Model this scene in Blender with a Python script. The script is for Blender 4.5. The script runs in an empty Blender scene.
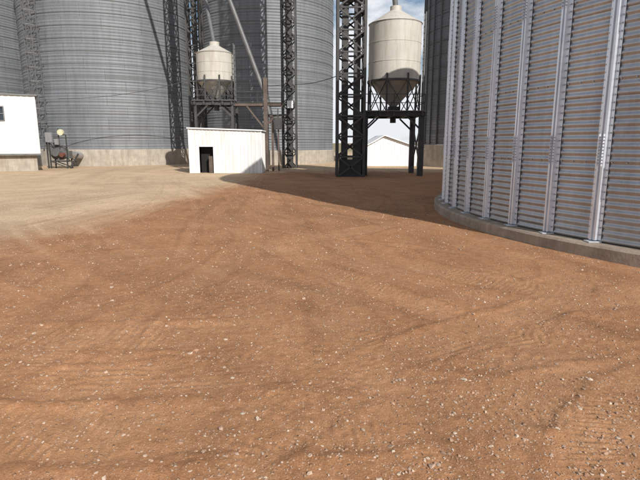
import bpy, math, random
import numpy as np
from mathutils import Vector
random.seed(3); rng=np.random.default_rng(7)
sc=bpy.context.scene
sc.view_settings.view_transform='Standard'; sc.view_settings.look='None'; sc.view_settings.exposure=0
R=math.radians
# ---------------------------------------------------------------- helpers
def empty(name,loc=(0,0,0)):
    e=bpy.data.objects.new(name,None); e.location=loc; e.empty_display_size=.3
    sc.collection.objects.link(e); return e
class MB:
    def __init__(s): s.v=[]; s.f=[]
    def add(s,vs,fs):
        o=len(s.v); s.v+= [tuple(p) for p in vs]; s.f+=[tuple(i+o for i in f) for f in fs]
    def box(s,x0,x1,y0,y1,z0,z1):
        s.add([(x0,y0,z0),(x1,y0,z0),(x1,y1,z0),(x0,y1,z0),(x0,y0,z1),(x1,y0,z1),(x1,y1,z1),(x0,y1,z1)],
          [(0,3,2,1),(4,5,6,7),(0,1,5,4),(1,2,6,5),(2,3,7,6),(3,0,4,7)])
    def beam(s,a,b,w=.08,h=None):
        a=Vector(a);b=Vector(b);h=h or w
        d=(b-a).normalized(); up=Vector((0,0,1)) if abs(d.z)<.98 else Vector((0,1,0))
        x=d.cross(up).normalized(); y=x.cross(d).normalized()
        vs=[]
        for p in (a,b):
            for sx,sy in ((-1,-1),(1,-1),(1,1),(-1,1)): vs.append(p+x*sx*w/2+y*sy*h/2)
        s.add(vs,[(0,3,2,1),(4,5,6,7),(0,1,5,4),(1,2,6,5),(2,3,7,6),(3,0,4,7)])
    def tube(s,a,b,r,n=12,r2=None):
        a=Vector(a);b=Vector(b);r2=r if r2 is None else r2
        d=(b-a).normalized(); up=Vector((0,0,1)) if abs(d.z)<.98 else Vector((0,1,0))
        x=d.cross(up).normalized(); y=d.cross(x).normalized()
        vs=[]
        for p,q in ((a,r),(b,r2)):
            for i in range(n):
                t=2*math.pi*i/n; vs.append(p+x*math.cos(t)*q+y*math.sin(t)*q)
        s.add(vs,[(i,(i+1)%n,n+(i+1)%n,n+i) for i in range(n)]+[tuple(reversed(range(n))),tuple(range(n,2*n))])
    def lathe(s,c,prof,n=48):
        vs=[];fs=[];m=len(prof)
        for r,z in prof:
            for i in range(n):
                t=2*math.pi*i/n; vs.append((c[0]+r*math.cos(t),c[1]+r*math.sin(t),c[2]+z))
        for j in range(m-1):
            for i in range(n):
                k=(i+1)%n; fs.append((j*n+i,j*n+k,(j+1)*n+k,(j+1)*n+i))
        s.add(vs,fs)
    def build(s,name,mat,parent=None,smooth=True,ang=35):
        me=bpy.data.meshes.new(name); me.from_pydata(s.v,[],s.f); me.update()
        if smooth:
            me.polygons.foreach_set('use_smooth',[True]*len(me.polygons)); me.set_sharp_from_angle(angle=R(ang))
        me.materials.append(mat)
        o=bpy.data.objects.new(name,me); sc.collection.objects.link(o)
        if parent: 
            o.parent=parent; o.matrix_parent_inverse=parent.matrix_basis.inverted()
        return o
def npmesh(name,V,F,mat,parent=None,smooth=True,uv=None,attrs=None,cols=None):
    V=np.asarray(V,dtype=np.float32);F=np.asarray(F,dtype=np.int32);k=F.shape[1]
    me=bpy.data.meshes.new(name)
    me.vertices.add(len(V)); me.vertices.foreach_set('co',V.ravel())
    me.loops.add(F.size); me.loops.foreach_set('vertex_index',F.ravel())
    me.polygons.add(len(F)); me.polygons.foreach_set('loop_start',np.arange(0,F.size,k,dtype=np.int32))
    me.polygons.foreach_set('use_smooth',np.full(len(F),smooth))
    me.update(calc_edges=True)
    if uv is not None:
        l=me.uv_layers.new(name='UVMap'); l.data.foreach_set('uv',np.asarray(uv,dtype=np.float32).ravel())
    for n,a in (attrs or {}).items():
        at=me.attributes.new(n,'FLOAT','POINT'); at.data.foreach_set('value',np.asarray(a,dtype=np.float32).ravel())
    if cols is not None:
        at=me.attributes.new('col','FLOAT_COLOR','POINT'); at.data.foreach_set('color',np.asarray(cols,dtype=np.float32).ravel())
    me.materials.append(mat); me.validate()
    o=bpy.data.objects.new(name,me); sc.collection.objects.link(o)
    if parent: o.parent=parent; o.matrix_parent_inverse=parent.matrix_basis.inverted()
    return o
def lathe_uv(name,c,prof,n,mat,parent):
    prof=np.array(prof);m=len(prof);t=np.linspace(0,2*np.pi,n+1)
    Rr=prof[:,0][:,None];Z=prof[:,1][:,None]+0*t[None]
    V=np.stack([c[0]+Rr*np.cos(t),c[1]+Rr*np.sin(t),c[2]+Z],-1).reshape(-1,3)
    j,i=np.meshgrid(np.arange(m-1),np.arange(n),indexing='ij');a=(j*(n+1)+i).ravel()
    F=np.stack([a,a+1,a+n+2,a+n+1],-1)
    rm=prof[:,0].max(); U=np.stack([np.broadcast_to(t*rm,(m,n+1)),Z],-1).reshape(-1,2)
    return npmesh(name,V,F,mat,parent,True,uv=U[F.ravel()])
# ---------------------------------------------------------------- materials
class NT:
    def __init__(s,name):
        s.m=bpy.data.materials.new(name); s.m.use_nodes=True; s.t=s.m.node_tree; s.b=s.t.nodes['Principled BSDF']
    def n(s,ty,ins=None,**k):
        x=s.t.nodes.new(ty)
        for a,b in k.items(): setattr(x,a,b)
        for a,b in (ins or {}).items():
            if isinstance(b,bpy.types.NodeSocket): s.t.links.new(b,x.inputs[a])
            else: x.inputs[a].default_value=b
        return x
    def l(s,a,b): s.t.links.new(a,b)
    def ramp(s,fac,stops):
        r=s.n('ShaderNodeValToRGB',{'Fac':fac}); e=r.color_ramp.elements
        while len(e)<len(stops): e.new(.5)
        for q,(p,c) in zip(e,stops): q.position=p; q.color=(*c,1) if len(c)==3 else c
        return r.outputs['Color']
    def mix(s,f,a,b,mode='MIX'):
        x=s.n('ShaderNodeMix',data_type='RGBA',blend_type=mode)
        for k,v in ((0,f),(6,a),(7,b)):
            if isinstance(v,bpy.types.NodeSocket): s.l(v,x.inputs[k])
            else: x.inputs[k].default_value=(*v,1) if isinstance(v,tuple) and len(v)==3 else v
        return x.outputs[2]
    def math(s,op,a,b=0.,c=None):
        x=s.n('ShaderNodeMath',operation=op)
        for i,v in enumerate((a,b,c)):
            if v is None: continue
            if isinstance(v,bpy.types.NodeSocket): s.l(v,x.inputs[i])
            else: x.inputs[i].default_value=v
        return x.outputs[0]
def g3(v): return (v,v,v)
def simple(name,col,rough=.6,metal=0.,var=.18,scale=3.,dirt=None,bump=0.):
    N=NT(name); tc=N.n('ShaderNodeTexCoord').outputs['Object']
    n1=N.n('ShaderNodeTexNoise',{'Vector':tc,'Scale':scale,'Detail':4.,'Roughness':.65}).outputs['Fac']
    c=N.ramp(n1,[(.3,tuple(x*(1-var) for x in col)),(.7,tuple(min(1,x*(1+var)) for x in col))])
    if dirt:
        mp=N.n('ShaderNodeMapping',{'Vector':tc,'Scale':(3.,3.,.35)})
        n2=N.n('ShaderNodeTexNoise',{'Vector':mp.outputs[0],'Scale':1.5,'Detail':5.,'Roughness':.7}).outputs['Fac']
        f=N.ramp(n2,[(.46,g3(0)),(.75,g3(.75))]); c=N.mix(f,c,dirt)
    N.l(c,N.b.inputs['Base Color']); N.b.inputs['Roughness'].default_value=rough; N.b.inputs['Metallic'].default_value=metal
    if bump:
        n3=N.n('ShaderNodeTexNoise',{'Vector':tc,'Scale':scale*8,'Detail':4.}).outputs['Fac']
        b=N.n('ShaderNodeBump',{'Height':n3,'Strength':.5,'Distance':bump}); N.l(b.outputs[0],N.b.inputs['Normal'])
    return N.m
def galv(name,base,metal,rough,bw,bh,var=.12,seam=.012,seamdark=.5):
    N=NT(name); uv=N.n('ShaderNodeTexCoord').outputs['UV']
    tint=lambda v:(v*.95,v*1.,v*1.06,1)
    br=N.n('ShaderNodeTexBrick',{'Vector':uv,'Color1':tint(base*(1-var)),'Color2':tint(base*(1+var)),'Mortar':tint(base*seamdark),
        'Scale':1.,'Mortar Size':seam,'Mortar Smooth':.4,'Bias':0.,'Brick Width':bw,'Row Height':bh})
    br.offset=.5
    mp=N.n('ShaderNodeMapping',{'Vector':uv,'Scale':(2.2,.16,1.)})
    st=N.n('ShaderNodeTexNoise',{'Vector':mp.outputs[0],'Scale':1.,'Detail':6.,'Roughness':.7}).outputs['Fac']
    stc=N.ramp(st,[(.3,(.72,.72,.73)),(.6,(1.,1.,1.)),(.8,(1.1,1.09,1.06))])
    c=N.mix(1.,br.outputs['Color'],stc,'MULTIPLY')
    sp=N.n('ShaderNodeTexNoise',{'Vector':uv,'Scale':7.,'Detail':5.,'Roughness':.8}).outputs['Fac']
    c=N.mix(1.,c,N.ramp(sp,[(.3,g3(.85)),(.7,g3(1.1))]),'MULTIPLY')
    z=N.n('ShaderNodeSeparateXYZ',{'Vector':uv}).outputs['Y']
    zz=N.math('ADD',z,N.math('MULTIPLY',sp,1.2))
    d=N.ramp(N.math('DIVIDE',zz,3.),[(.22,g3(.4)),(.6,g3(0))]); c=N.mix(d,c,(base*.8,base*.7,base*.57))
    N.l(c,N.b.inputs['Base Color']); N.b.inputs['Metallic'].default_value=metal
    rr=N.n('ShaderNodeMapRange',{'Value':sp,'From Min':.3,'From Max':.7,'To Min':rough-.08,'To Max':rough+.1}); N.l(rr.outputs[0],N.b.inputs['Roughness'])
    return N.m
M_bin=galv('galvanized_corrugated_near',.5,.7,.34,200.,1.12,var=.05,seam=.006,seamdark=.6)
M_silo=galv('galvanized_corrugated_far',.21,.15,.62,2.6,.82,var=.08,seam=.02,seamdark=.62)
M_silod=galv('shaded_corrugated',.19,.3,.55,2.6,.82,var=.07,seam=.02,seamdark=.6)  # darker steel for the shaded silo; shade put into the base colour
M_rib=simple('galvanized_stiffener',(.7,.74,.8),.36,.55,.1,2.5)
M_bolt=simple('zinc_bolt',(.35,.36,.38),.4,.8,.1)
M_roof=simple('galvanized_roof',(.45,.45,.46),.45,.6,.1)
M_conc=simple('concrete',(.38,.34,.28),.9,0,.2,2.2,dirt=(.22,.16,.12),bump=.01)
M_conc2=simple('dusty_concrete',(.32,.26,.2),.9,0,.25,3.,dirt=(.2,.13,.085),bump=.01)
M_dark=simple('dark_weathered_steel',(.06,.058,.056),.6,.2,.3,2.)
M_dark2=simple('rusty_steel',(.11,.08,.065),.75,.1,.35,2.)
M_grey=simple('grey_painted_steel',(.15,.15,.15),.55,.3,.2)
M_cream=simple('cream_painted_tank',(.5,.475,.42),.6,0,.08,1.2,dirt=(.33,.28,.22))
M_white=simple('white_metal_siding',(.72,.72,.71),.5,0,.05,1.,dirt=(.52,.48,.42))
M_trim=simple('white_trim',(.78,.78,.78),.5,0,.04)
M_black=simple('doorway_shade_black',(.012,.012,.012),.9)
M_glass=simple('window_glass',(.03,.04,.05),.08,0,.1)
M_yel=simple('yellow_paint',(.6,.58,.4),.5)
M_red=simple('red_paint',(.16,.06,.04),.6)
M_wire=simple('wire',(.03,.03,.03),.6)
# ---------------------------------------------------------------- noise
def vnoise(x,y,seed=0):
    xi=np.floor(x).astype(np.int64);yi=np.floor(y).astype(np.int64);fx=x-xi;fy=y-yi
    fx=fx*fx*(3-2*fx);fy=fy*fy*(3-2*fy)
    def h(a,b):
        n=(a*374761393+b*668265263+seed*1274126177)&0xffffffff
        n=((n^(n>>13))*1274126177)&0xffffffff; n=n^(n>>16); return (n&0xffff)/65535.
    return (h(xi,yi)*(1-fx)+h(xi+1,yi)*fx)*(1-fy)+(h(xi,yi+1)*(1-fx)+h(xi+1,yi+1)*fx)*fy
def fbm(x,y,s,o,seed=0,g=.5):
    r=0;a=1;t=0
    for i in range(o): r=r+a*vnoise(x/s*2**i+17*i,y/s*2**i+31*i,seed+i);t+=a;a*=g
    return r/t
# ---------------------------------------------------------------- ground
xp=[0.]
while xp[-1]<2500:
    p=xp[-1]; xp.append(p+(max(.0155,.0085*p) if p<25 else .08*p))
xp=np.array(xp);X1=np.concatenate([-xp[:0:-1],xp])
yp=[1.2]
while yp[-1]<2500:
    p=yp[-1]; yp.append(p+(max(.013,.0043*p) if p<28 else .08*p))
yn=[1.2]
while yn[-1]>-400:
    p=1.2-yn[-1]; yn.append(yn[-1]-max(.05,.25*p))
Y1=np.concatenate([np.array(yn[:0:-1]),np.array(yp)])
GX,GY=np.meshgrid(X1,Y1); nx,ny=len(X1),len(Y1); print('ground',nx,ny)
gx=GX.ravel();gy=GY.ravel()
PATHS=[
 ([(-10,8.4),(-5,6.9),(-.3,8.3),(2.0,11),(2.4,16)],.3,.9,1),
 ([(-10,10.5),(-5,9),(-1,10.2),(1.3,13),(1.5,20)],.3,.9,1),
 ([(-9,6.3),(-5,4.5),(-2,4.0),(1,4.4),(3.2,5.8)],.3,.9,1),
 ([(-6,12),(-3.4,7),(-2.9,4),(-3.2,1)],.22,.9,1),
 ([(3.0,1.3),(1.9,2.6),(-.5,3.6),(-4,5.6),(-8,10)],.24,.7,1),
 ([(-6.2,22),(-3.2,13.5),(-.9,8),(1.0,4.8),(3.4,2.2)],.22,.7,1),
 ([(-6.8,23),(-4.6,15),(-4.0,9),(-4.4,5),(-5,2)],.24,.8,1),
 ([(-4.8,22),(-2.2,13.5),(-1.2,8),(-1.9,4.2),(-3.4,2)],.26,.8,1),
 ([(-4,21),(-1.6,13),(.3,8),(2.2,4),(4.6,0)],.28,.6,0),
 ([(-2.2,21),(.1,13.4),(1.9,8.8),(3.6,5),(6.2,1)],.28,.9,1),
 ([(-5.9,22),(-2.6,13.5),(.6,7.4),(2.6,5.2),(5,3.9)],.26,.8,1),
 ([(-5.3,24),(-1.5,14),(-.3,8.4),(.4,3),(.8,-1)],.26,.65,1),
 ([(-9,4.6),(-5,3.0),(-2.4,2.55),(1.2,2.9),(4.4,4.1)],.3,.85,1),
 ([(-8,3.6),(-4.4,2.3),(-1.8,1.95),(1.,2.2),(3.,3.1)],.22,.7,1),
 ([(-8,5.5),(-4.6,3.7),(-2.2,3.2),(.2,3.5),(2.4,4.9),(3.2,6.5)],.24,.55,0),
 ([(1.2,1.2),(1.6,2.4),(2.9,3.3),(6,3.8)],.3,.85,1),
 ([(-.5,1.3),(-.4,2.3),(.4,3.4),(2.0,4.6),(3.4,5.0)],.22,.7,1),
 ([(-7.5,24),(-3.6,14),(-2.2,8.2),(-1.5,3),(-1.1,-1)],.1,1.2,2),
 ([(-5.0,22),(-1.9,13.4),(-.2,9),(1.4,6.3),(3.4,4.4)],.08,1.1,2),
 ([(-8,13),(-3.5,11),(0,8.5),(2.6,6.8)],.09,1.1,2),
]
def cr(pts,n=10):
    P=[np.array(p,float) for p in pts];P=[2*P[0]-P[1]]+P+[2*P[-1]-P[-2]];o=[]
    for i in range(1,len(P)-2):
        for t in np.linspace(0,1,n,endpoint=False):
            a,b,c,d=P[i-1:i+3]; o.append(.5*(2*b+(c-a)*t+(2*a-5*b+4*c-d)*t*t+(-a+3*b-3*c+d)*t**3))
    o.append(P[-2]); return np.array(o)
near=np.where((np.abs(gx)<12)&(gy<24)&(gy>.5))[0]
nxx=gx[near];nyy=gy[near]
th=np.zeros(len(near));tm=np.zeros(len(near));bm=np.zeros(len(near));lm=np.zeros(len(near))
crumb=np.clip((fbm(nxx,nyy,.22,3,301)-.32)*4,.1,1)
for pi,(pts,w,amp,lg) in enumerate(PATHS):
    P=cr(pts);best=np.full(len(near),9.);side=np.zeros(len(near));arc=np.zeros(len(near));acc=0
    for a,b in zip(P[:-1],P[1:]):
        d=b-a;L=np.hypot(*d);d=d/L
        rx=nxx-a[0];ry=nyy-a[1];t=np.clip(rx*d[0]+ry*d[1],0,L)
        ex=rx-t*d[0];ey=ry-t*d[1];q=np.hypot(ex,ey);m=q<best
        best=np.where(m,q,best);side=np.where(m,np.sign(rx*d[1]-ry*d[0]),side);arc=np.where(m,acc+t,arc);acc+=L
    wob=best+(vnoise(nxx/.3,nyy/.3,90+pi)-.5)*.1
    keepm=np.clip((vnoise(nxx/1.5+pi*5,nyy/1.5,150+pi)-.27)*3,0,1)
    inside=np.clip((w-wob)/.07,0,1)*keepm; berm=np.exp(-((wob-w-.05)/.04)**2)*keepm
    patch=np.clip((vnoise(nxx/.8+pi*9,nyy/.8,50+pi)-.32)*3.5,0,1)*crumb
    period=.055+.009*(pi%3)
    ph=(arc+best*(.5 if pi%2 else .08)+(side>0)*period*.5*(pi%2)+.05*vnoise(nxx/.16,nyy/.16,7))/period
    if lg==0: ph=best/.075+.15+.5*vnoise(nxx/.2,nyy/.2,8)
    lug=np.clip(np.sin(2*np.pi*ph)*1.3+.1,-1,1)
    if lg==2: lug=lug*0
    z=amp*(-.009*inside+.0060*lug*inside*patch+.010*berm*(.4+.6*patch))
    th=th*(1-.75*inside)+z; tm=np.maximum(tm*(1-.4*inside),inside*(.45+.55*patch)); bm=np.maximum(bm*(1-.7*inside),berm);lm=lm*(1-inside)+lug*inside*patch
track=np.zeros(len(gx));track[near]=tm;berm_=np.zeros(len(gx));berm_[near]=bm;lugm=np.zeros(len(gx));lugm[near]=lm
H=np.zeros(len(gx));H[near]=th
dist=np.hypot(gx,gy);fall=np.clip(1.6-dist/40,0,1)
ra=np.hypot(gx+3,gy-27);aa=np.arctan2(gx+3,27-gy)
s1=vnoise(aa/.03,ra/7,201)*.35+vnoise(aa/.011,ra/4,202)*.35+vnoise(aa/.0045,ra/2.5,203)*.3
rb=np.hypot(gx-26,gy-34);ab=np.arctan2(gy-34,gx-26)*40
s2=vnoise(rb/.6,ab/8,211)*.35+vnoise(rb/.22,ab/5,212)*.35+vnoise(rb/.09,ab/3,213)*.3
msk=np.clip((fbm(gx,gy,4.,3,221)-.38)*5,0,1)
scrape=s1*msk+s2*(1-msk)
sc_line=np.clip((scrape-.5)*3.2,-1,1)
clod=np.clip((fbm(gx,gy,.5,4,61,.6)-.48)*5,0,1)*(1-.6*track)
H+=fall*((fbm(gx,gy,2.6,3,1)-.5)*.05+(fbm(gx,gy,.35,3,5)-.5)*.014*(1-.5*track)+(fbm(gx,gy,.055,2,9)-.5)*(.007+.011*clod)*(1-.6*track)*np.clip(1.4-dist/9,0,1)+sc_line*.0065*(1-.5*track))
H*=np.clip((np.hypot(gx-10.77,gy-10.94)-7.9)/.4+.3,.0,1)
bx=np.interp(gy,[-50,2,6,10,14,18,26,33,60],[-9,-6.4,-5.0,-4.7,-4.0,-3.3,-3.4,2.,30])
warp=(fbm(gx,gy,2.6,5,31,.6)-.5)*3.4+(scrape-.5)*2.0
pale=np.clip((bx-gx+warp)/3.2+.4,0,1)
back=np.clip((gy-27+warp)/3,0,1);pale=np.maximum(pale,back*.8)
pale=np.clip(pale,0,1)
soil_tone=fbm(gx,gy,1.8,6,41,.6)*.55+.45*(1-(sc_line*.5+.5))-.08*lugm  # random tone, darker in scrape lows and between tread lugs
field=np.clip((dist-75)/30,0,1)
V=np.stack([gx,gy,H],-1)
j,i=np.meshgrid(np.arange(ny-1),np.arange(nx-1),indexing='ij');a=(j*nx+i).ravel()
F=np.stack([a,a+1,a+nx+1,a+nx],-1)
N=NT('gravel_ground'); tc=N.n('ShaderNodeTexCoord').outputs['Object']
at=lambda n:N.n('ShaderNodeAttribute',attribute_name=n).outputs['Fac']
nA=N.n('ShaderNodeTexNoise',{'Vector':tc,'Scale':.9,'Detail':6.,'Roughness':.7}).outputs['Fac']
nB=N.n('ShaderNodeTexNoise',{'Vector':tc,'Scale':14.,'Detail':5.,'Roughness':.75}).outputs['Fac']
nC=N.n('ShaderNodeTexNoise',{'Vector':tc,'Scale':90.,'Detail':3.,'Roughness':.7}).outputs['Fac']
red=N.ramp(nA,[(.3,(.285,.138,.066)),(.5,(.355,.178,.088)),(.7,(.41,.222,.118))])
pal=N.ramp(nA,[(.3,(.46,.33,.21)),(.7,(.57,.43,.29))])
edge=N.math('ADD',at('pale'),N.math('MULTIPLY',N.math('SUBTRACT',nB,.5),.4))
c=N.mix(N.ramp(edge,[(.1,g3(0)),(.9,g3(1))]),red,pal)
c=N.mix(1.,c,N.ramp(at('soil_tone'),[(.2,(1.15,1.14,1.12)),(.5,g3(1.)),(.8,g3(.76))]),'MULTIPLY')
c=N.mix(1.,c,N.ramp(nB,[(.28,g3(.76)),(.5,g3(1.)),(.75,g3(1.2))]),'MULTIPLY')
c=N.mix(1.,c,N.ramp(nC,[(.3,g3(.76)),(.7,g3(1.2))]),'MULTIPLY')
c=N.mix(N.math('MULTIPLY',at('track'),.22),c,N.mix(.5,c,(.52,.33,.18)))
c=N.mix(N.math('MULTIPLY',at('berm'),.35),c,N.mix(1.,c,(.66,.63,.6),'MULTIPLY'))
vo=N.n('ShaderNodeTexVoronoi',{'Vector':tc,'Scale':70.,'Randomness':1.})
vo2=N.n('ShaderNodeTexVoronoi',{'Vector':tc,'Scale':26.,'Randomness':1.})
def peb(v,th,lo):
    rnd=N.n('ShaderNodeSeparateColor',{'Color':v.outputs['Color']})
    sel=N.math('GREATER_THAN',rnd.outputs[0],lo)
    m=N.math('MULTIPLY',sel,N.ramp(v.outputs['Distance'],[(th*.7,g3(1)),(th,g3(0))])); return m,rnd.outputs[1]
m1,r1=peb(vo,.36,.5); m2,r2=peb(vo2,.27,.74)
sc1=N.ramp(r1,[(0.,(.17,.095,.055)),(.5,(.38,.235,.15)),(1.,(.6,.48,.38))])
sc2=N.ramp(r2,[(0.,(.25,.14,.085)),(.5,(.42,.285,.195)),(1.,(.6,.49,.4))])
c=N.mix(N.math('MULTIPLY',m1,.7),c,sc1); c=N.mix(N.math('MULTIPLY',m2,.68),c,sc2)
c=N.mix(at('field'),c,N.ramp(nA,[(.3,(.2,.17,.1)),(.7,(.32,.27,.17))]))
N.l(c,N.b.inputs['Base Color']); N.b.inputs['Roughness'].default_value=.95; N.b.inputs['Specular IOR Level'].default_value=.15
hh=N.math('ADD',N.math('MULTIPLY',nC,.4),N.math('ADD',N.math('MULTIPLY',m2,.7),nB))
bp=N.n('ShaderNodeBump',{'Height':hh,'Strength':.85,'Distance':.013}); N.l(bp.outputs[0],N.b.inputs['Normal'])
npmesh('ground',V,F,N.m,None,True,attrs={'pale':pale,'track':track,'soil_tone':soil_tone,'field':field,'berm':berm_})
# ---- loose stones : one mesh
def ground_z(x,y):
    ix=np.clip(np.searchsorted(X1,x)-1,0,nx-2);iy=np.clip(np.searchsorted(Y1,y)-1,0,ny-2)
    Hg=H.reshape(ny,nx); fx=(x-X1[ix])/(X1[ix+1]-X1[ix]);fy=(y-Y1[iy])/(Y1[iy+1]-Y1[iy])
    return (Hg[iy,ix]*(1-fx)+Hg[iy,ix+1]*fx)*(1-fy)+(Hg[iy+1,ix]*(1-fx)+Hg[iy+1,ix+1]*fx)*fy
t=(1+5**.5)/2
ico=np.array([(-1,t,0),(1,t,0),(-1,-t,0),(1,-t,0),(0,-1,t),(0,1,t),(0,-1,-t),(0,1,-t),(t,0,-1),(t,0,1),(-t,0,-1),(-t,0,1)],float);ico/=np.linalg.norm(ico[0])
icf=np.array([(0,11,5),(0,5,1),(0,1,7),(0,7,10),(0,10,11),(1,5,9),(5,11,4),(11,10,2),(10,7,6),(7,1,8),(3,9,4),(3,4,2),(3,2,6),(3,6,8),(3,8,9),(4,9,5),(2,4,11),(6,2,10),(8,6,7),(9,8,1)])
ns=52000
r=1.2+np.abs(rng.random(ns)**1.7)*19; th_=(rng.random(ns)-.5)*R(96)
sx=r*np.sin(th_);sy=r*np.cos(th_)
keep=(np.hypot(sx-10.77,sy-10.94)>8.15)&(rng.random(ns)<.24+1.0*np.clip(fbm(sx,sy,.9,3,77)*2-.5,0,1)) ; sx=sx[keep];sy=sy[keep];ns=len(sx)
size=np.clip(np.exp(rng.normal(-5.42,.43,ns)),.0025,.017)*(1+.035*np.hypot(sx,sy))
dx=ico[None]*(1+.28*rng.normal(size=(ns,12,1)))
sc3=size[:,None,None]*np.stack([rng.uniform(.8,1.4,ns),rng.uniform(.7,1.1,ns),rng.uniform(.45,.8,ns)],-1)[:,None,:]
P=dx*sc3;an=rng.random(ns)*6.28;ca,sa=np.cos(an)[:,None],np.sin(an)[:,None]
PX=P[...,0]*ca-P[...,1]*sa+sx[:,None];PY=P[...,0]*sa+P[...,1]*ca+sy[:,None];PZ=P[...,2]+(ground_z(sx,sy)+size*.12)[:,None]
V=np.stack([PX,PY,PZ],-1).reshape(-1,3);F=(icf[None]+12*np.arange(ns)[:,None,None]).reshape(-1,3)
k=rng.random(ns)**1.4;base=np.array([.35,.19,.11])[None]*(1-k[:,None])+np.array([.56,.45,.35])[None]*k[:,None]
base*=rng.uniform(.65,1.05,(ns,1));cols=np.concatenate([base,np.ones((ns,1))],1);cols=np.repeat(cols,12,0)
N=NT('loose_stone');ca_=N.n('ShaderNodeAttribute',attribute_name='col').outputs['Color'];N.l(ca_,N.b.inputs['Base Color']);N.b.inputs['Roughness'].default_value=.85
npmesh('gravel',V,F,N.m,None,False,cols=cols)
# ---------------------------------------------------------------- corrugated storage bins
def corr(Rr,z0,z1,per,amp,k):
    n=int(round((z1-z0)/per*k)); zz=np.linspace(z0,z1,n+1)
    return [(Rr+amp*math.sin(2*math.pi*(z-z0)/per),z) for z in zz]
def silo(name,c,Rr,H,mat,band=1.0,per=.2,seg=120,ribs=0,ladder=None):
    e=empty(name,(c[0],c[1],0))
    lathe_uv('corrugated_wall',(c[0],c[1],0),corr(Rr,band,H,per,.012,5),seg,mat,e)
    m=MB(); m.lathe((c[0],c[1],0),[(Rr+.12,-.1),(Rr+.12,band-.04),(Rr+.08,band),(Rr-.1,band+.002)],96); m.build('concrete_foundation',M_conc,e)
    m=MB(); m.lathe((c[0],c[1],0),[(Rr+.12,H-.05),(Rr+.12,H+.02),(.6,H+Rr*.5),(.6,H+Rr*.5+.3),(.01,H+Rr*.5+.35)],72); m.build('cone_roof',M_roof,e)
    m=MB()
    for z in np.arange(band+.82,H,.82):
        m.lathe((c[0],c[1],0),[(Rr+.012,z-.03),(Rr+.022,z-.03),(Rr+.022,z+.01),(Rr+.012,z+.01)],96)
    for q in range(ribs):
        t=2*math.pi*q/ribs; a=(c[0]+(Rr+.04)*math.cos(t),c[1]+(Rr+.04)*math.sin(t))
        m.beam((*a,band),(*a,H),.08)
    m.build('sheet_seams',mat,e)
    if ladder is not None:
        m=MB();t=R(ladder);d=Vector((math.cos(t),math.sin(t),0));s=Vector((-d.y,d.x,0));b=Vector((c[0],c[1],0))+d*(Rr+.25)
        for k_ in (-.25,.25): m.beam(b+s*k_+Vector((0,0,1.2)),b+s*k_+Vector((0,0,H)),.06)
        z=1.4
        while z<H: m.tube(b-s*.25+Vector((0,0,z)),b+s*.25+Vector((0,0,z)),.018,5); z+=.3
        z=3.
        while z<H:
            pts=[b+s*(.4*math.cos(q))+d*(.75*math.sin(q))+Vector((0,0,z)) for q in np.linspace(0,math.pi,8)]
            for p,q in zip(pts[:-1],pts[1:]): m.beam(p,q,.05,.06)
            z+=.9
        for q in np.linspace(0.15,math.pi-.15,6):
            p=b+s*(.4*math.cos(q))+d*(.75*math.sin(q)); m.beam(p+Vector((0,0,3)),p+Vector((0,0,H)),.035)
        z=2.
        while z<H:
            for k_ in (-.25,.25): m.beam(b+s*k_+Vector((0,0,z)),b+s*k_-d*.25+Vector((0,0,z)),.04)
            z+=2.4
        m.build('caged_ladder',M_grey,e)
    return e
silo('grain_silo',(-16.6,41.6),6.2,17,M_silo,1.15,ladder=246)
silo('grain_silo',(-4.33,42.9),5.4,17,M_silo,1.05)
silo('grain_silo',(-31.5,45.5),6.2,17,M_silo,1.1)
silo('grain_silo',(12.9,36.4),5.6,16,M_silod,1.5,ribs=44)
# ---- near ribbed bin
C=(10.77,10.94);e=empty('grain_bin',(C[0],C[1],0));HB=10.1;RB=7.8
lathe_uv('corrugated_wall',(C[0],C[1],0),corr(RB,.21,HB,.1018,.0100,8),300,M_bin,e)
m=MB();m.lathe((C[0],C[1],0),[(8.05,-.1),(8.05,.165),(8.02,.195),(7.6,.198)],200);m.build('concrete_pad',M_conc2,e)
m=MB();m.lathe((C[0],C[1],0),[(RB+.015,HB-.1),(RB+.1,HB-.1),(RB+.1,HB),(.6,HB+3.9),(.6,HB+4.2),(.01,HB+4.25)],120);m.build('cone_roof',M_roof,e)
m=MB();b=MB();pl=MB();NR=62
prof=[(-.088,.014),(-.088,.018),(-.05,.018),(-.04,.075),(-.014,.075),(-.010,.045),(.010,.045),(.014,.075),(.04,.075),(.05,.018),(.088,.018),(.088,.014)]
for q in range(NR):
    t=R(203.66)+2*math.pi*q/NR; d=Vector((math.cos(t),math.sin(t),0));s=Vector((-d.y,d.x,0));o=Vector((C[0],C[1],0))
    vs=[];fs=[];n=len(prof);zs=[.23,HB-.1]
    for z in zs:
        for (u,v) in prof: vs.append(o+d*(RB+v)+s*u*1.12+Vector((0,0,z)))
    for i in range(n-1): fs.append((i,i+1,n+i+1,n+i))
    m.add(vs,fs)
    ang=math.degrees(t)%360
    bb=o+d*(RB+.05)
    m.beam(bb+Vector((0,0,.2)),bb+Vector((0,0,.215)),.18,.15)
    if 165<ang<270:
        z=.31
        while z<6.2:
            for u in (-.077,.077):
                p=o+d*(RB+.016)+s*u+Vector((0,0,z)); b.tube(p,p+d*.014,.012,6)
            z+=.1018
        for zz in (1.5,3.74,5.98):
            for u in (-.03,.03):
                p=o+d*(RB+.077)+s*u; 
                pl.beam(p+Vector((0,0,zz-.22)),p+Vector((0,0,zz+.22)),.03,.006)
                for k in range(-4,5):
                    p2=p+d*.002+Vector((0,0,zz+k*.045)); b.tube(p2,p2+d*.012,.009,6)
m.build('vertical_stiffeners',M_rib,e,ang=20);b.build('bolts',M_bolt,e,smooth=False);pl.build('splice_plates',M_rib,e,smooth=False)
m=MB()
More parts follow.
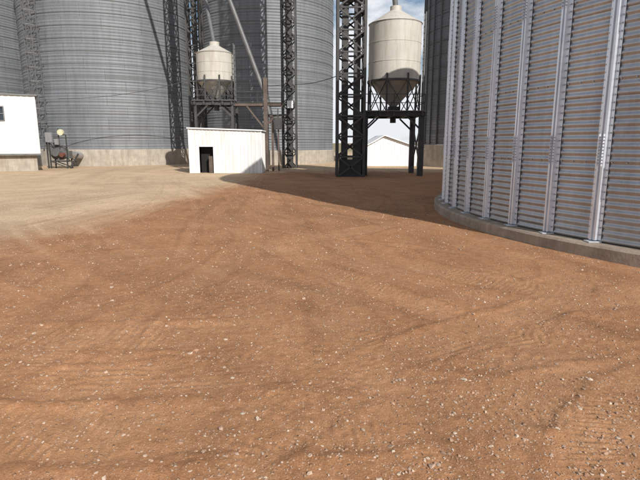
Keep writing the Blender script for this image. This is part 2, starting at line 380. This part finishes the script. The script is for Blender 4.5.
for z in np.arange(.21+1.12,HB,1.12):
    for q in range(NR*4):
        t=2*math.pi*q/(NR*4);ang=math.degrees(t)%360
        if 165<ang<270 and z<6:
            d=Vector((math.cos(t),math.sin(t),0));p=Vector((C[0],C[1],z))+d*(RB+.006);m.tube(p,p+d*.016,.011,6)
m.build('seam_bolts',M_bolt,e,smooth=False)
# ---------------------------------------------------------------- lattice towers
def lattice(m,cx,cy,w,z0,z1,step,leg=.09,br=.05,d=None):
    d=d or w;cs=[(cx-w/2,cy-d/2),(cx+w/2,cy-d/2),(cx+w/2,cy+d/2),(cx-w/2,cy+d/2)]
    for c in cs: m.beam((*c,z0),(*c,z1),leg)
    z=z0;k=0
    while z<z1-.01:
        zt=min(z+step,z1)
        for i in range(4):
            a,b2=cs[i],cs[(i+1)%4]
            m.beam((*a,z),(*b2,z),br);m.beam((*a,z),(*b2,zt),br);m.beam((*b2,z),(*a,zt),br)
        z=zt;k+=1
e=empty('bucket_elevator_tower',(1.45,24.7,0));m=MB();lattice(m,1.45,24.7,1.25,0,24,.95,.12,.07)
z=2.7
while z<24: m.box(.9,2.0,24.2,25.2,z,z+.05); z+=5.4
m.build('lattice_frame',M_dark,e,smooth=False)
m=MB();m.box(1.03,1.33,24.5,24.95,.4,25);m.box(1.6,1.9,24.5,24.95,.4,25);m.box(.93,1.99,24.42,25.02,0.,.8);m.build('elevator_casings',M_dark,e,smooth=False)
m=MB();m.tube((1.5,24.7,25),(1.5,24.7,25.9),.7,16);m.build('head_section',M_grey,e)
e=empty('lattice_tower',(-1.95,33,0));m=MB();lattice(m,-1.95,33,.85,0,24,1.0,.11,.06);m.box(-2.15,-1.75,32.85,33.15,0,24);m.build('lattice_frame',M_dark,e,smooth=False)
m=MB();m.box(-2.06,-1.7,32.36,32.5,3.75,4.2);m.build('yard_light_box',M_trim,e,smooth=False)
e=empty('lattice_tower',(-8.05,34,0));m=MB();lattice(m,-8.05,34.,.85,0,24,1.1,.1,.055);m.box(-8.2,-7.9,33.85,34.15,0,24);m.build('lattice_frame',M_dark,e,smooth=False)
# ---------------------------------------------------------------- hopper tanks
def rail(m,pts,z,h=1.0):
    for a,b2 in zip(pts[:-1],pts[1:]):
        a=Vector((*a,z));b2=Vector((*b2,z));U=Vector((0,0,1))
        for k in (h,h*.5): m.beam(a+U*k,b2+U*k,.03)
        n=max(1,int((b2-a).length/1.1))
        for i in range(n+1): p=a.lerp(b2,i/n);m.beam(p,p+U*h,.03)
def hopper(name,cx,cy,Rt,zb,zt,ztop,zcone,zpl,x0,x1,y0,y1,cw,mesh_mat,hr=.8):
    e=empty(name,(cx,cy,0));m=MB()
    pr=[(.16,zcone),(Rt*.98,zb)]
    n=3
    for i in range(n):
        za=zb+(zt-zb)*i/n;zc=zb+(zt-zb)*(i+1)/n
        pr+=[(Rt,za+.02),(Rt,zc-.03),(Rt+.012,zc-.025),(Rt+.012,zc-.005),(Rt,zc)]
    pr+=[(Rt+.04,zt+.01),(.28,ztop),(.28,ztop+.2),(.01,ztop+.22)]
    m.lathe((cx,cy,0),pr,56);m.build('tank_shell',M_cream,e)
    m=MB();m.lathe((cx,cy,0),[(Rt+.01,zb-.05),(Rt+.05,zb-.05),(Rt+.05,zb+.05),(Rt+.01,zb+.05)],56)
    nl=8
    for i in range(nl):
        t=2*math.pi*(i+.5)/nl;a=(cx+(Rt+.03)*math.cos(t),cy+(Rt+.03)*math.sin(t));t2=2*math.pi*(i+1.5)/nl;a2=(cx+(Rt+.03)*math.cos(t2),cy+(Rt+.03)*math.sin(t2))
        m.beam((*a,zb+.3),(*a,zpl),.08)
        m.beam((*a,zpl),(*a2,zb),.035);m.beam((*a2,zpl),(*a,zb),.035)
    m.tube((cx,cy,zcone),(cx,cy,zpl-.5),.15,10); m.box(cx-.25,cx+.25,cy-.25,cy+.25,zcone-.2,zcone)
    for y in (y0,y1):
        m.beam((x0-.15,y,zpl-.12),(x1+.15,y,zpl-.12),.14,.22)
    for x in np.linspace(x0,x1,5): m.beam((x,y0-.2,zpl-.13),(x,y1+.2,zpl-.13),.1,.18)
    for x in (x0,x1):
        for y in (y0,y1): m.box(x-cw/2,x+cw/2,y-cw/2,y+cw/2,0,zpl-.24)
        m.beam((x,y0,.3),(x,y1,zpl-.4),.06);m.beam((x,y1,.3),(x,y0,zpl-.4),.06)
    for y in (y0,y1):
        for x,s in ((x0,1),(x1,-1)): m.beam((x,y,zpl-.9),(x+s*.7,y,zpl-.24),.08)
    rail(m,[(x0-.1,y0-.15),(x1+.1,y0-.15),(x1+.1,y1+.15)],zpl,hr)
    m.build('support_frame',mesh_mat,e,smooth=False)
    m=MB();m.box(x0-.15,x1+.15,y0-.2,y1+.2,zpl+.003,zpl+.04);m.build('platform_deck',M_grey,e,smooth=False)
    m=MB();s=cx+Rt+.12
    for k_ in (-.2,.2): m.beam((s,cy+k_-.3,zpl),(s,cy+k_-.3,zt+.5),.04)
    z=zpl+.2
    while z<zt+.4: m.beam((s,cy-.5,z),(s,cy-.1,z),.025);z+=.3
    m.build('tank_ladder',M_grey,e,smooth=False)
    return e
eh=hopper('elevated_hopper_tank',3.72,26.2,1.29,4.6,7.3,7.95,3.4,3.1,2.2,4.95,25.,27.4,.26,M_dark)
m=MB();m.tube((3.72,26.2,8.0),(3.0,25.6,13),.13,12);m.tube((3.0,25.6,13),(1.7,24.9,22),.13,12);m.build('fill_spout',M_grey,eh)
e2=hopper('elevated_hopper_tank',-6.05,30.2,1.05,5.05,6.6,7.05,4.15,3.95,-7.1,-5.0,29.4,31.0,.14,M_dark,.6)
m=MB();m.tube((-6.05,30.2,7.1),(-7.6,33.6,13),.11,12);m.build('fill_spout',M_grey,e2)
# ---- loading spout on post with catwalk
e=empty('loading_spout',(-3.05,29.4,0));m=MB();m.tube((-7.9,29.6,17.3),(-3.15,29.5,4.35),.12,14);m.tube((-3.15,29.5,4.4),(-2.9,29.45,3.2),.16,12,.12)
m.build('spout_pipe',M_grey,e)
m=MB();m.box(-3.2,-2.98,29.25,29.45,0,5.2);m.box(-2.78,-2.66,29.25,29.37,0,3.0)
m.beam((-4.9,29.4,3.75),(-2.2,29.4,3.75),.12,.16);m.beam((-4.9,30.1,3.75),(-2.2,30.1,3.75),.12,.16)
m.beam((-3.1,29.35,2.3),(-4.2,29.4,3.7),.08);m.beam((-3.1,29.35,3.1),(-2.1,31.8,3.3),.1)
m.beam((-3.1,29.35,2.6),(-2.6,29.3,3.0),.12);m.build('support_post',M_dark2,e,smooth=False)
m=MB();rail(m,[(-4.9,29.33),(-2.2,29.33)],3.84,.6);m.box(-4.9,-2.2,29.3,30.2,3.833,3.86);m.build('catwalk',M_dark,e,smooth=False)
e=empty('electrical_box',(-2.35,29.2,0));m=MB();m.box(-2.42,-2.34,29.2,29.28,0,2.3);m.box(-2.42,-2.34,29.2,29.28,2.301,3.1);m.build('post',M_dark2,e,smooth=False)
m=MB();m.box(-2.6,-2.16,29.0,29.19,2.35,3.0);m.box(-2.56,-2.2,28.975,28.998,2.4,2.95);m.tube((-2.38,29.1,3.0),(-2.38,29.1,3.5),.03,8);m.build('box_and_conduit',M_dark,e,smooth=False)
# ---- overhead service cables
def cable(m,a,b2,sag,r=.014,n=14):
    a=Vector(a);b2=Vector(b2);pr=a
    for i in range(1,n+1):
        t=i/n;p=a.lerp(b2,t)-Vector((0,0,sag*4*t*(1-t)));m.beam(pr,p,r*2);pr=p
e=empty('overhead_cables',(-2,33,0));m=MB()
cable(m,(-15.9,31.5,4.25),(-8.4,33.6,5.6),.3);cable(m,(-7.7,33.6,5.6),(-2.3,32.7,5.2),.25);cable(m,(-1.6,32.6,5.2),(.9,25.2,4.8),.12)
m.build('cable_strands',M_wire,e,smooth=False)
# ---------------------------------------------------------------- white shed
def ribbed_wall(m,a,b2,z0,z1a,z1b,openings=(),step=.2,out=.02):
    a=Vector((*a,0));b2=Vector((*b2,0));L=(b2-a).length;d=(b2-a)/L;nrm=Vector((d.y,-d.x,0))
    pts=[];s=0
    while s<L-.001:
        for ds,o in ((0,0),(.6,0),(.68,1),(.92,1)):
            if s+ds*step<L: pts.append((s+ds*step,o*out))
        s+=step
    pts.append((L,0))
    for op in openings: 
        pts.append((op[0],0));pts.append((op[1],0))
    pts=sorted(pts)
    for (s0,o0),(s1,o1) in zip(pts[:-1],pts[1:]):
        if s1-s0<1e-4: continue
        mid=(s0+s1)/2
        segs=[(z0,None)]
        for op in openings:
            if op[0]<mid<op[1]: segs=[(op[3],None)] if op[2]<=z0 else [(z0,op[2]),(op[3],None)]
        for zs,ze in segs:
            t0=z1a+(z1b-z1a)*s0/L if ze is None else ze;t1=z1a+(z1b-z1a)*s1/L if ze is None else ze
            p0=a+d*s0+nrm*o0;p1=a+d*s1+nrm*o1
            m.add([(p0.x,p0.y,zs),(p1.x,p1.y,zs),(p1.x,p1.y,t1),(p0.x,p0.y,t0)],[(0,1,2,3)])
e=empty('white_shed',(-5,28,0));m=MB()
x0,x1,y0,y1=-7.0,-3.15,27.2,29.0
ribbed_wall(m,(x0,y0),(x1,y0),0,2.33,2.2,[(.52,1.28,0,1.4)]);ribbed_wall(m,(x1,y0),(x1,y1),0,2.2,2.2);ribbed_wall(m,(x1,y1),(x0,y1),0,2.2,2.33);ribbed_wall(m,(x0,y1),(x0,y0),0,2.33,2.33)
m.build('ribbed_walls',M_white,e,smooth=False)
m=MB();m.add([(x0-.08,y0-.1,2.35),(x1+.08,y0-.1,2.215),(x1+.08,y1+.1,2.215),(x0-.08,y1+.1,2.35),(x0-.08,y0-.1,2.41),(x1+.08,y0-.1,2.275),(x1+.08,y1+.1,2.275),(x0-.08,y1+.1,2.41)],[(0,3,2,1),(4,5,6,7),(0,1,5,4),(1,2,6,5),(2,3,7,6),(3,0,4,7)]);m.build('roof',M_trim,e,smooth=False)
m=MB();m.box(x0+.5,x0+1.3,y0+.5,y0+.55,0,1.5);m.box(x0+.06,x1-.06,y0+.9,y0+.95,0,2.1);m.build('doorway_shade_sheets',M_black,e,smooth=False)  # black sheets inside the shed; doorway shade put into their colour
m=MB();m.box(x0+.46,x0+.52,y0-.035,y0+.05,0,1.44);m.box(x0+1.28,x0+1.34,y0-.035,y0+.05,0,1.44);m.box(x0+.52,x0+1.28,y0-.035,y0+.05,1.4,1.46)
m.box(x0-.03,x0+.04,y0-.03,y0+.027,0,2.33);m.box(x1-.04,x1+.03,y0-.03,y0+.027,0,2.2);m.build('door_frame_trim',M_trim,e,smooth=False)
m=MB();m.box(x0+1.0,x0+1.22,y0+.1,y0+.3,0,.9);m.build('door_equipment',M_dark2,e,smooth=False)
# ---------------------------------------------------------------- office building left
e=empty('site_office_building',(-20,28,0));m=MB()
bx_,by_=-16.15,29.3;dx_,dy_=.885,.466;L=9.;ax,ay=bx_-dx_*L,by_-dy_*L
px,py=-.5,.866
A=(ax,ay);B=(bx_,by_);Cc=(bx_+px*3,by_+py*3);D=(ax+px*3,ay+py*3)
w0,w1,z0,z1=L-2.02,L-1.62,2.85,3.55
ribbed_wall(m,A,B,1.0,4.2,4.2,[(w0,w1,z0,z1)],.3,.02);ribbed_wall(m,B,Cc,1.0,4.2,4.2,(),.3);ribbed_wall(m,Cc,D,1.0,4.2,4.2,(),.3);ribbed_wall(m,D,A,1.0,4.2,4.2,(),.3)
m.build('ribbed_walls',M_white,e,smooth=False)
def obox(m,s0,s1,t0,t1,z0,z1):
    P=[(ax+dx_*s+px*t,ay+dy_*s+py*t) for s,t in ((s0,t0),(s1,t0),(s1,t1),(s0,t1))]
    m.add([(*p,z0) for p in P]+[(*p,z1) for p in P],[(0,3,2,1),(4,5,6,7),(0,1,5,4),(1,2,6,5),(2,3,7,6),(3,0,4,7)])
m=MB();obox(m,-.1,L+.1,-.1,3.1,4.203,4.28);obox(m,-.05,L+.05,-.04,3.04,.9,.997);m.build('roof_and_sill',M_grey,e,smooth=False)
m=MB();obox(m,.2,L-.2,.25,2.8,-.05,.897);m.build('block_foundation',M_conc,e,smooth=False)
m=MB();obox(m,w0,w1,.06,.08,z0,z1);m.build('window_glass',M_glass,e,smooth=False)
m=MB();obox(m,w0-.06,w0,-.04,.06,z0-.06,z1+.06);obox(m,w1,w1+.06,-.04,.06,z0-.06,z1+.06);obox(m,w0,w1,-.04,.06,z1,z1+.06);obox(m,w0,w1,-.04,.06,z0-.06,z0);obox(m,w0,w1,0,.055,(z0+z1)/2-.02,(z0+z1)/2+.02);m.build('window_frame',M_grey,e,smooth=False)
# ---------------------------------------------------------------- aeration fan & control gear
e=empty('aeration_fan',(-16.6,32.5,0));fx,fy=-16.6,32.5
m=MB();m.tube((fx-.1,fy-.25,1.0),(fx-.1,fy+.25,1.0),.48,24);m.box(fx+.1,fx+.62,fy-.22,fy+.22,.62,1.1);m.tube((fx-.1,fy-.55,1.0),(fx-.1,fy-.25,1.0),.24,16,.3)
m.build('fan_housing',M_grey,e)
m=MB()
for x in (fx-.55,fx+.5):
    for y in (fy-.3,fy+.3): m.beam((x,y,0),(x,y,1.6 if x<fx else .62),.07)
    m.beam((x,fy-.3,.45),(x,fy+.3,.45),.07)
for y in (fy-.3,fy+.3): m.beam((fx-.55,y,.45),(fx+.5,y,.45),.07);m.beam((fx-.55,y,.45),(fx+.5,y,.05),.05);m.beam((fx-.55,y,1.6),(fx+.9,y,.3),.06)
m.beam((fx-.7,fy-.3,0),(fx-.7,fy-.3,2.5),.07);m.beam((fx-.7,fy-.3,2.0),(fx+.1,fy-.3,2.0),.05);m.beam((fx+.1,fy-.3,.6),(fx+.1,fy-.3,2.5),.05)
m.beam((fx+.75,fy-.5,.05),(fx+1.0,fy+.2,.9),.08)
m.beam((fx+.55,fy-.3,.6),(fx+.55,fy-.3,2.1),.06);m.beam((fx-.7,fy-.3,1.4),(fx+.55,fy-.3,1.4),.05);m.beam((fx+.1,fy-.3,2.1),(fx+.55,fy-.3,2.1),.05);m.build('stand',M_dark,e,smooth=False)
m=MB();m.tube((fx+.28,fy-.1,.85),(fx+.28,fy-.55,.85),.14,16);m.build('motor',M_red,e)
m=MB();m.box(fx-.65,fx-.25,fy-.5,fy-.34,1.65,2.25);m.box(fx-.1,fx+.12,fy-.5,fy-.34,1.5,1.85);m.build('control_box',M_roof,e,smooth=False)
m=MB();m.tube((fx+.32,fy-.52,2.25),(fx+.32,fy-.36,2.25),.19,20);m.build('round_gauge',M_yel,e)
m=MB();m.tube((fx+.2,fy+.2,.9),(fx-.1,fy+3.2,.7),.22,14);m.build('air_duct',M_roof,e)
# ---------------------------------------------------------------- far white shed through the gap
e=empty('gabled_shed',(4.9,38,0));m=MB()
x0,x1,y0,y1,ze,zr=2.9,7.2,35.6,41,1.15,2.05;xm=4.5
ribbed_wall(m,(x0,y0),(xm,y0),0,ze,zr);ribbed_wall(m,(xm,y0),(x1,y0),0,zr,ze);ribbed_wall(m,(x1,y0),(x1,y1),0,ze,ze);ribbed_wall(m,(x0,y1),(x0,y0),0,ze,ze)
m.build('ribbed_walls',M_trim,e,smooth=False)
m=MB()
for xa in (x0-.12,x1+.12): m.add([(xa,y0-.2,ze-.02),(xm,y0-.2,zr+.03),(xm,y1+.2,zr+.03),(xa,y1+.2,ze-.02),(xa,y0-.2,ze+.05),(xm,y0-.2,zr+.1),(xm,y1+.2,zr+.1),(xa,y1+.2,ze+.05)],[(0,3,2,1),(4,5,6,7),(0,1,5,4),(2,3,7,6),(3,0,4,7)])
m.build('gable_roof',M_trim,e,smooth=False)
# ---------------------------------------------------------------- light & sky
el=R(33);az=Vector((.49,-.872,0)).normalized();sd=Vector((az.x*math.cos(el),az.y*math.cos(el),math.sin(el)))
su=bpy.data.lights.new('sun','SUN');su.energy=5.;su.angle=R(.5);su.color=(1,.96,.9);so=bpy.data.objects.new('sun',su);so.rotation_mode='QUATERNION';so.rotation_quaternion=sd.to_track_quat('Z','Y');sc.collection.objects.link(so)
w=bpy.data.worlds.new('World');sc.world=w;w.use_nodes=True;T=w.node_tree;bg=T.nodes['Background']
sk=T.nodes.new('ShaderNodeTexSky');sk.sky_type='NISHITA';sk.sun_disc=False;sk.sun_elevation=el;sk.sun_rotation=math.atan2(az.x,az.y);sk.dust_density=.6
g=T.nodes.new('ShaderNodeTexCoord');mp=T.nodes.new('ShaderNodeMapping');mp.inputs['Scale'].default_value=(1,1,2.2);T.links.new(g.outputs['Generated'],mp.inputs[0])
nz=T.nodes.new('ShaderNodeTexNoise');nz.inputs['Scale'].default_value=5.;nz.inputs['Detail'].default_value=8;nz.inputs['Roughness'].default_value=.58;T.links.new(mp.outputs[0],nz.inputs['Vector'])
sx_=T.nodes.new('ShaderNodeSeparateXYZ');T.links.new(g.outputs['Generated'],sx_.inputs[0])
mr=T.nodes.new('ShaderNodeMapRange');mr.inputs['From Min'].default_value=.02;mr.inputs['From Max'].default_value=.28;mr.inputs['To Min'].default_value=.2;mr.inputs['To Max'].default_value=.02;T.links.new(sx_.outputs['Z'],mr.inputs['Value'])
ad=T.nodes.new('ShaderNodeMath');ad.operation='ADD';T.links.new(nz.outputs['Fac'],ad.inputs[0]);T.links.new(mr.outputs[0],ad.inputs[1])
rp=T.nodes.new('ShaderNodeValToRGB');rp.color_ramp.elements[0].position=.48;rp.color_ramp.elements[1].position=.62;T.links.new(ad.outputs[0],rp.inputs[0])
mx=T.nodes.new('ShaderNodeMix');mx.data_type='RGBA';T.links.new(rp.outputs[0],mx.inputs[0]);T.links.new(sk.outputs[0],mx.inputs[6]);mx.inputs[7].default_value=(9.6,9.9,10.4,1)
T.links.new(mx.outputs[2],bg.inputs[0]);bg.inputs[1].default_value=.088
cam=bpy.data.cameras.new('camera');cam.sensor_width=36;cam.lens=28.1;cam.clip_end=6000;cam.clip_start=.05
co=bpy.data.objects.new('camera',cam);co.location=(0,0,1.6);co.rotation_euler=(R(79),0,0);sc.collection.objects.link(co);sc.camera=co
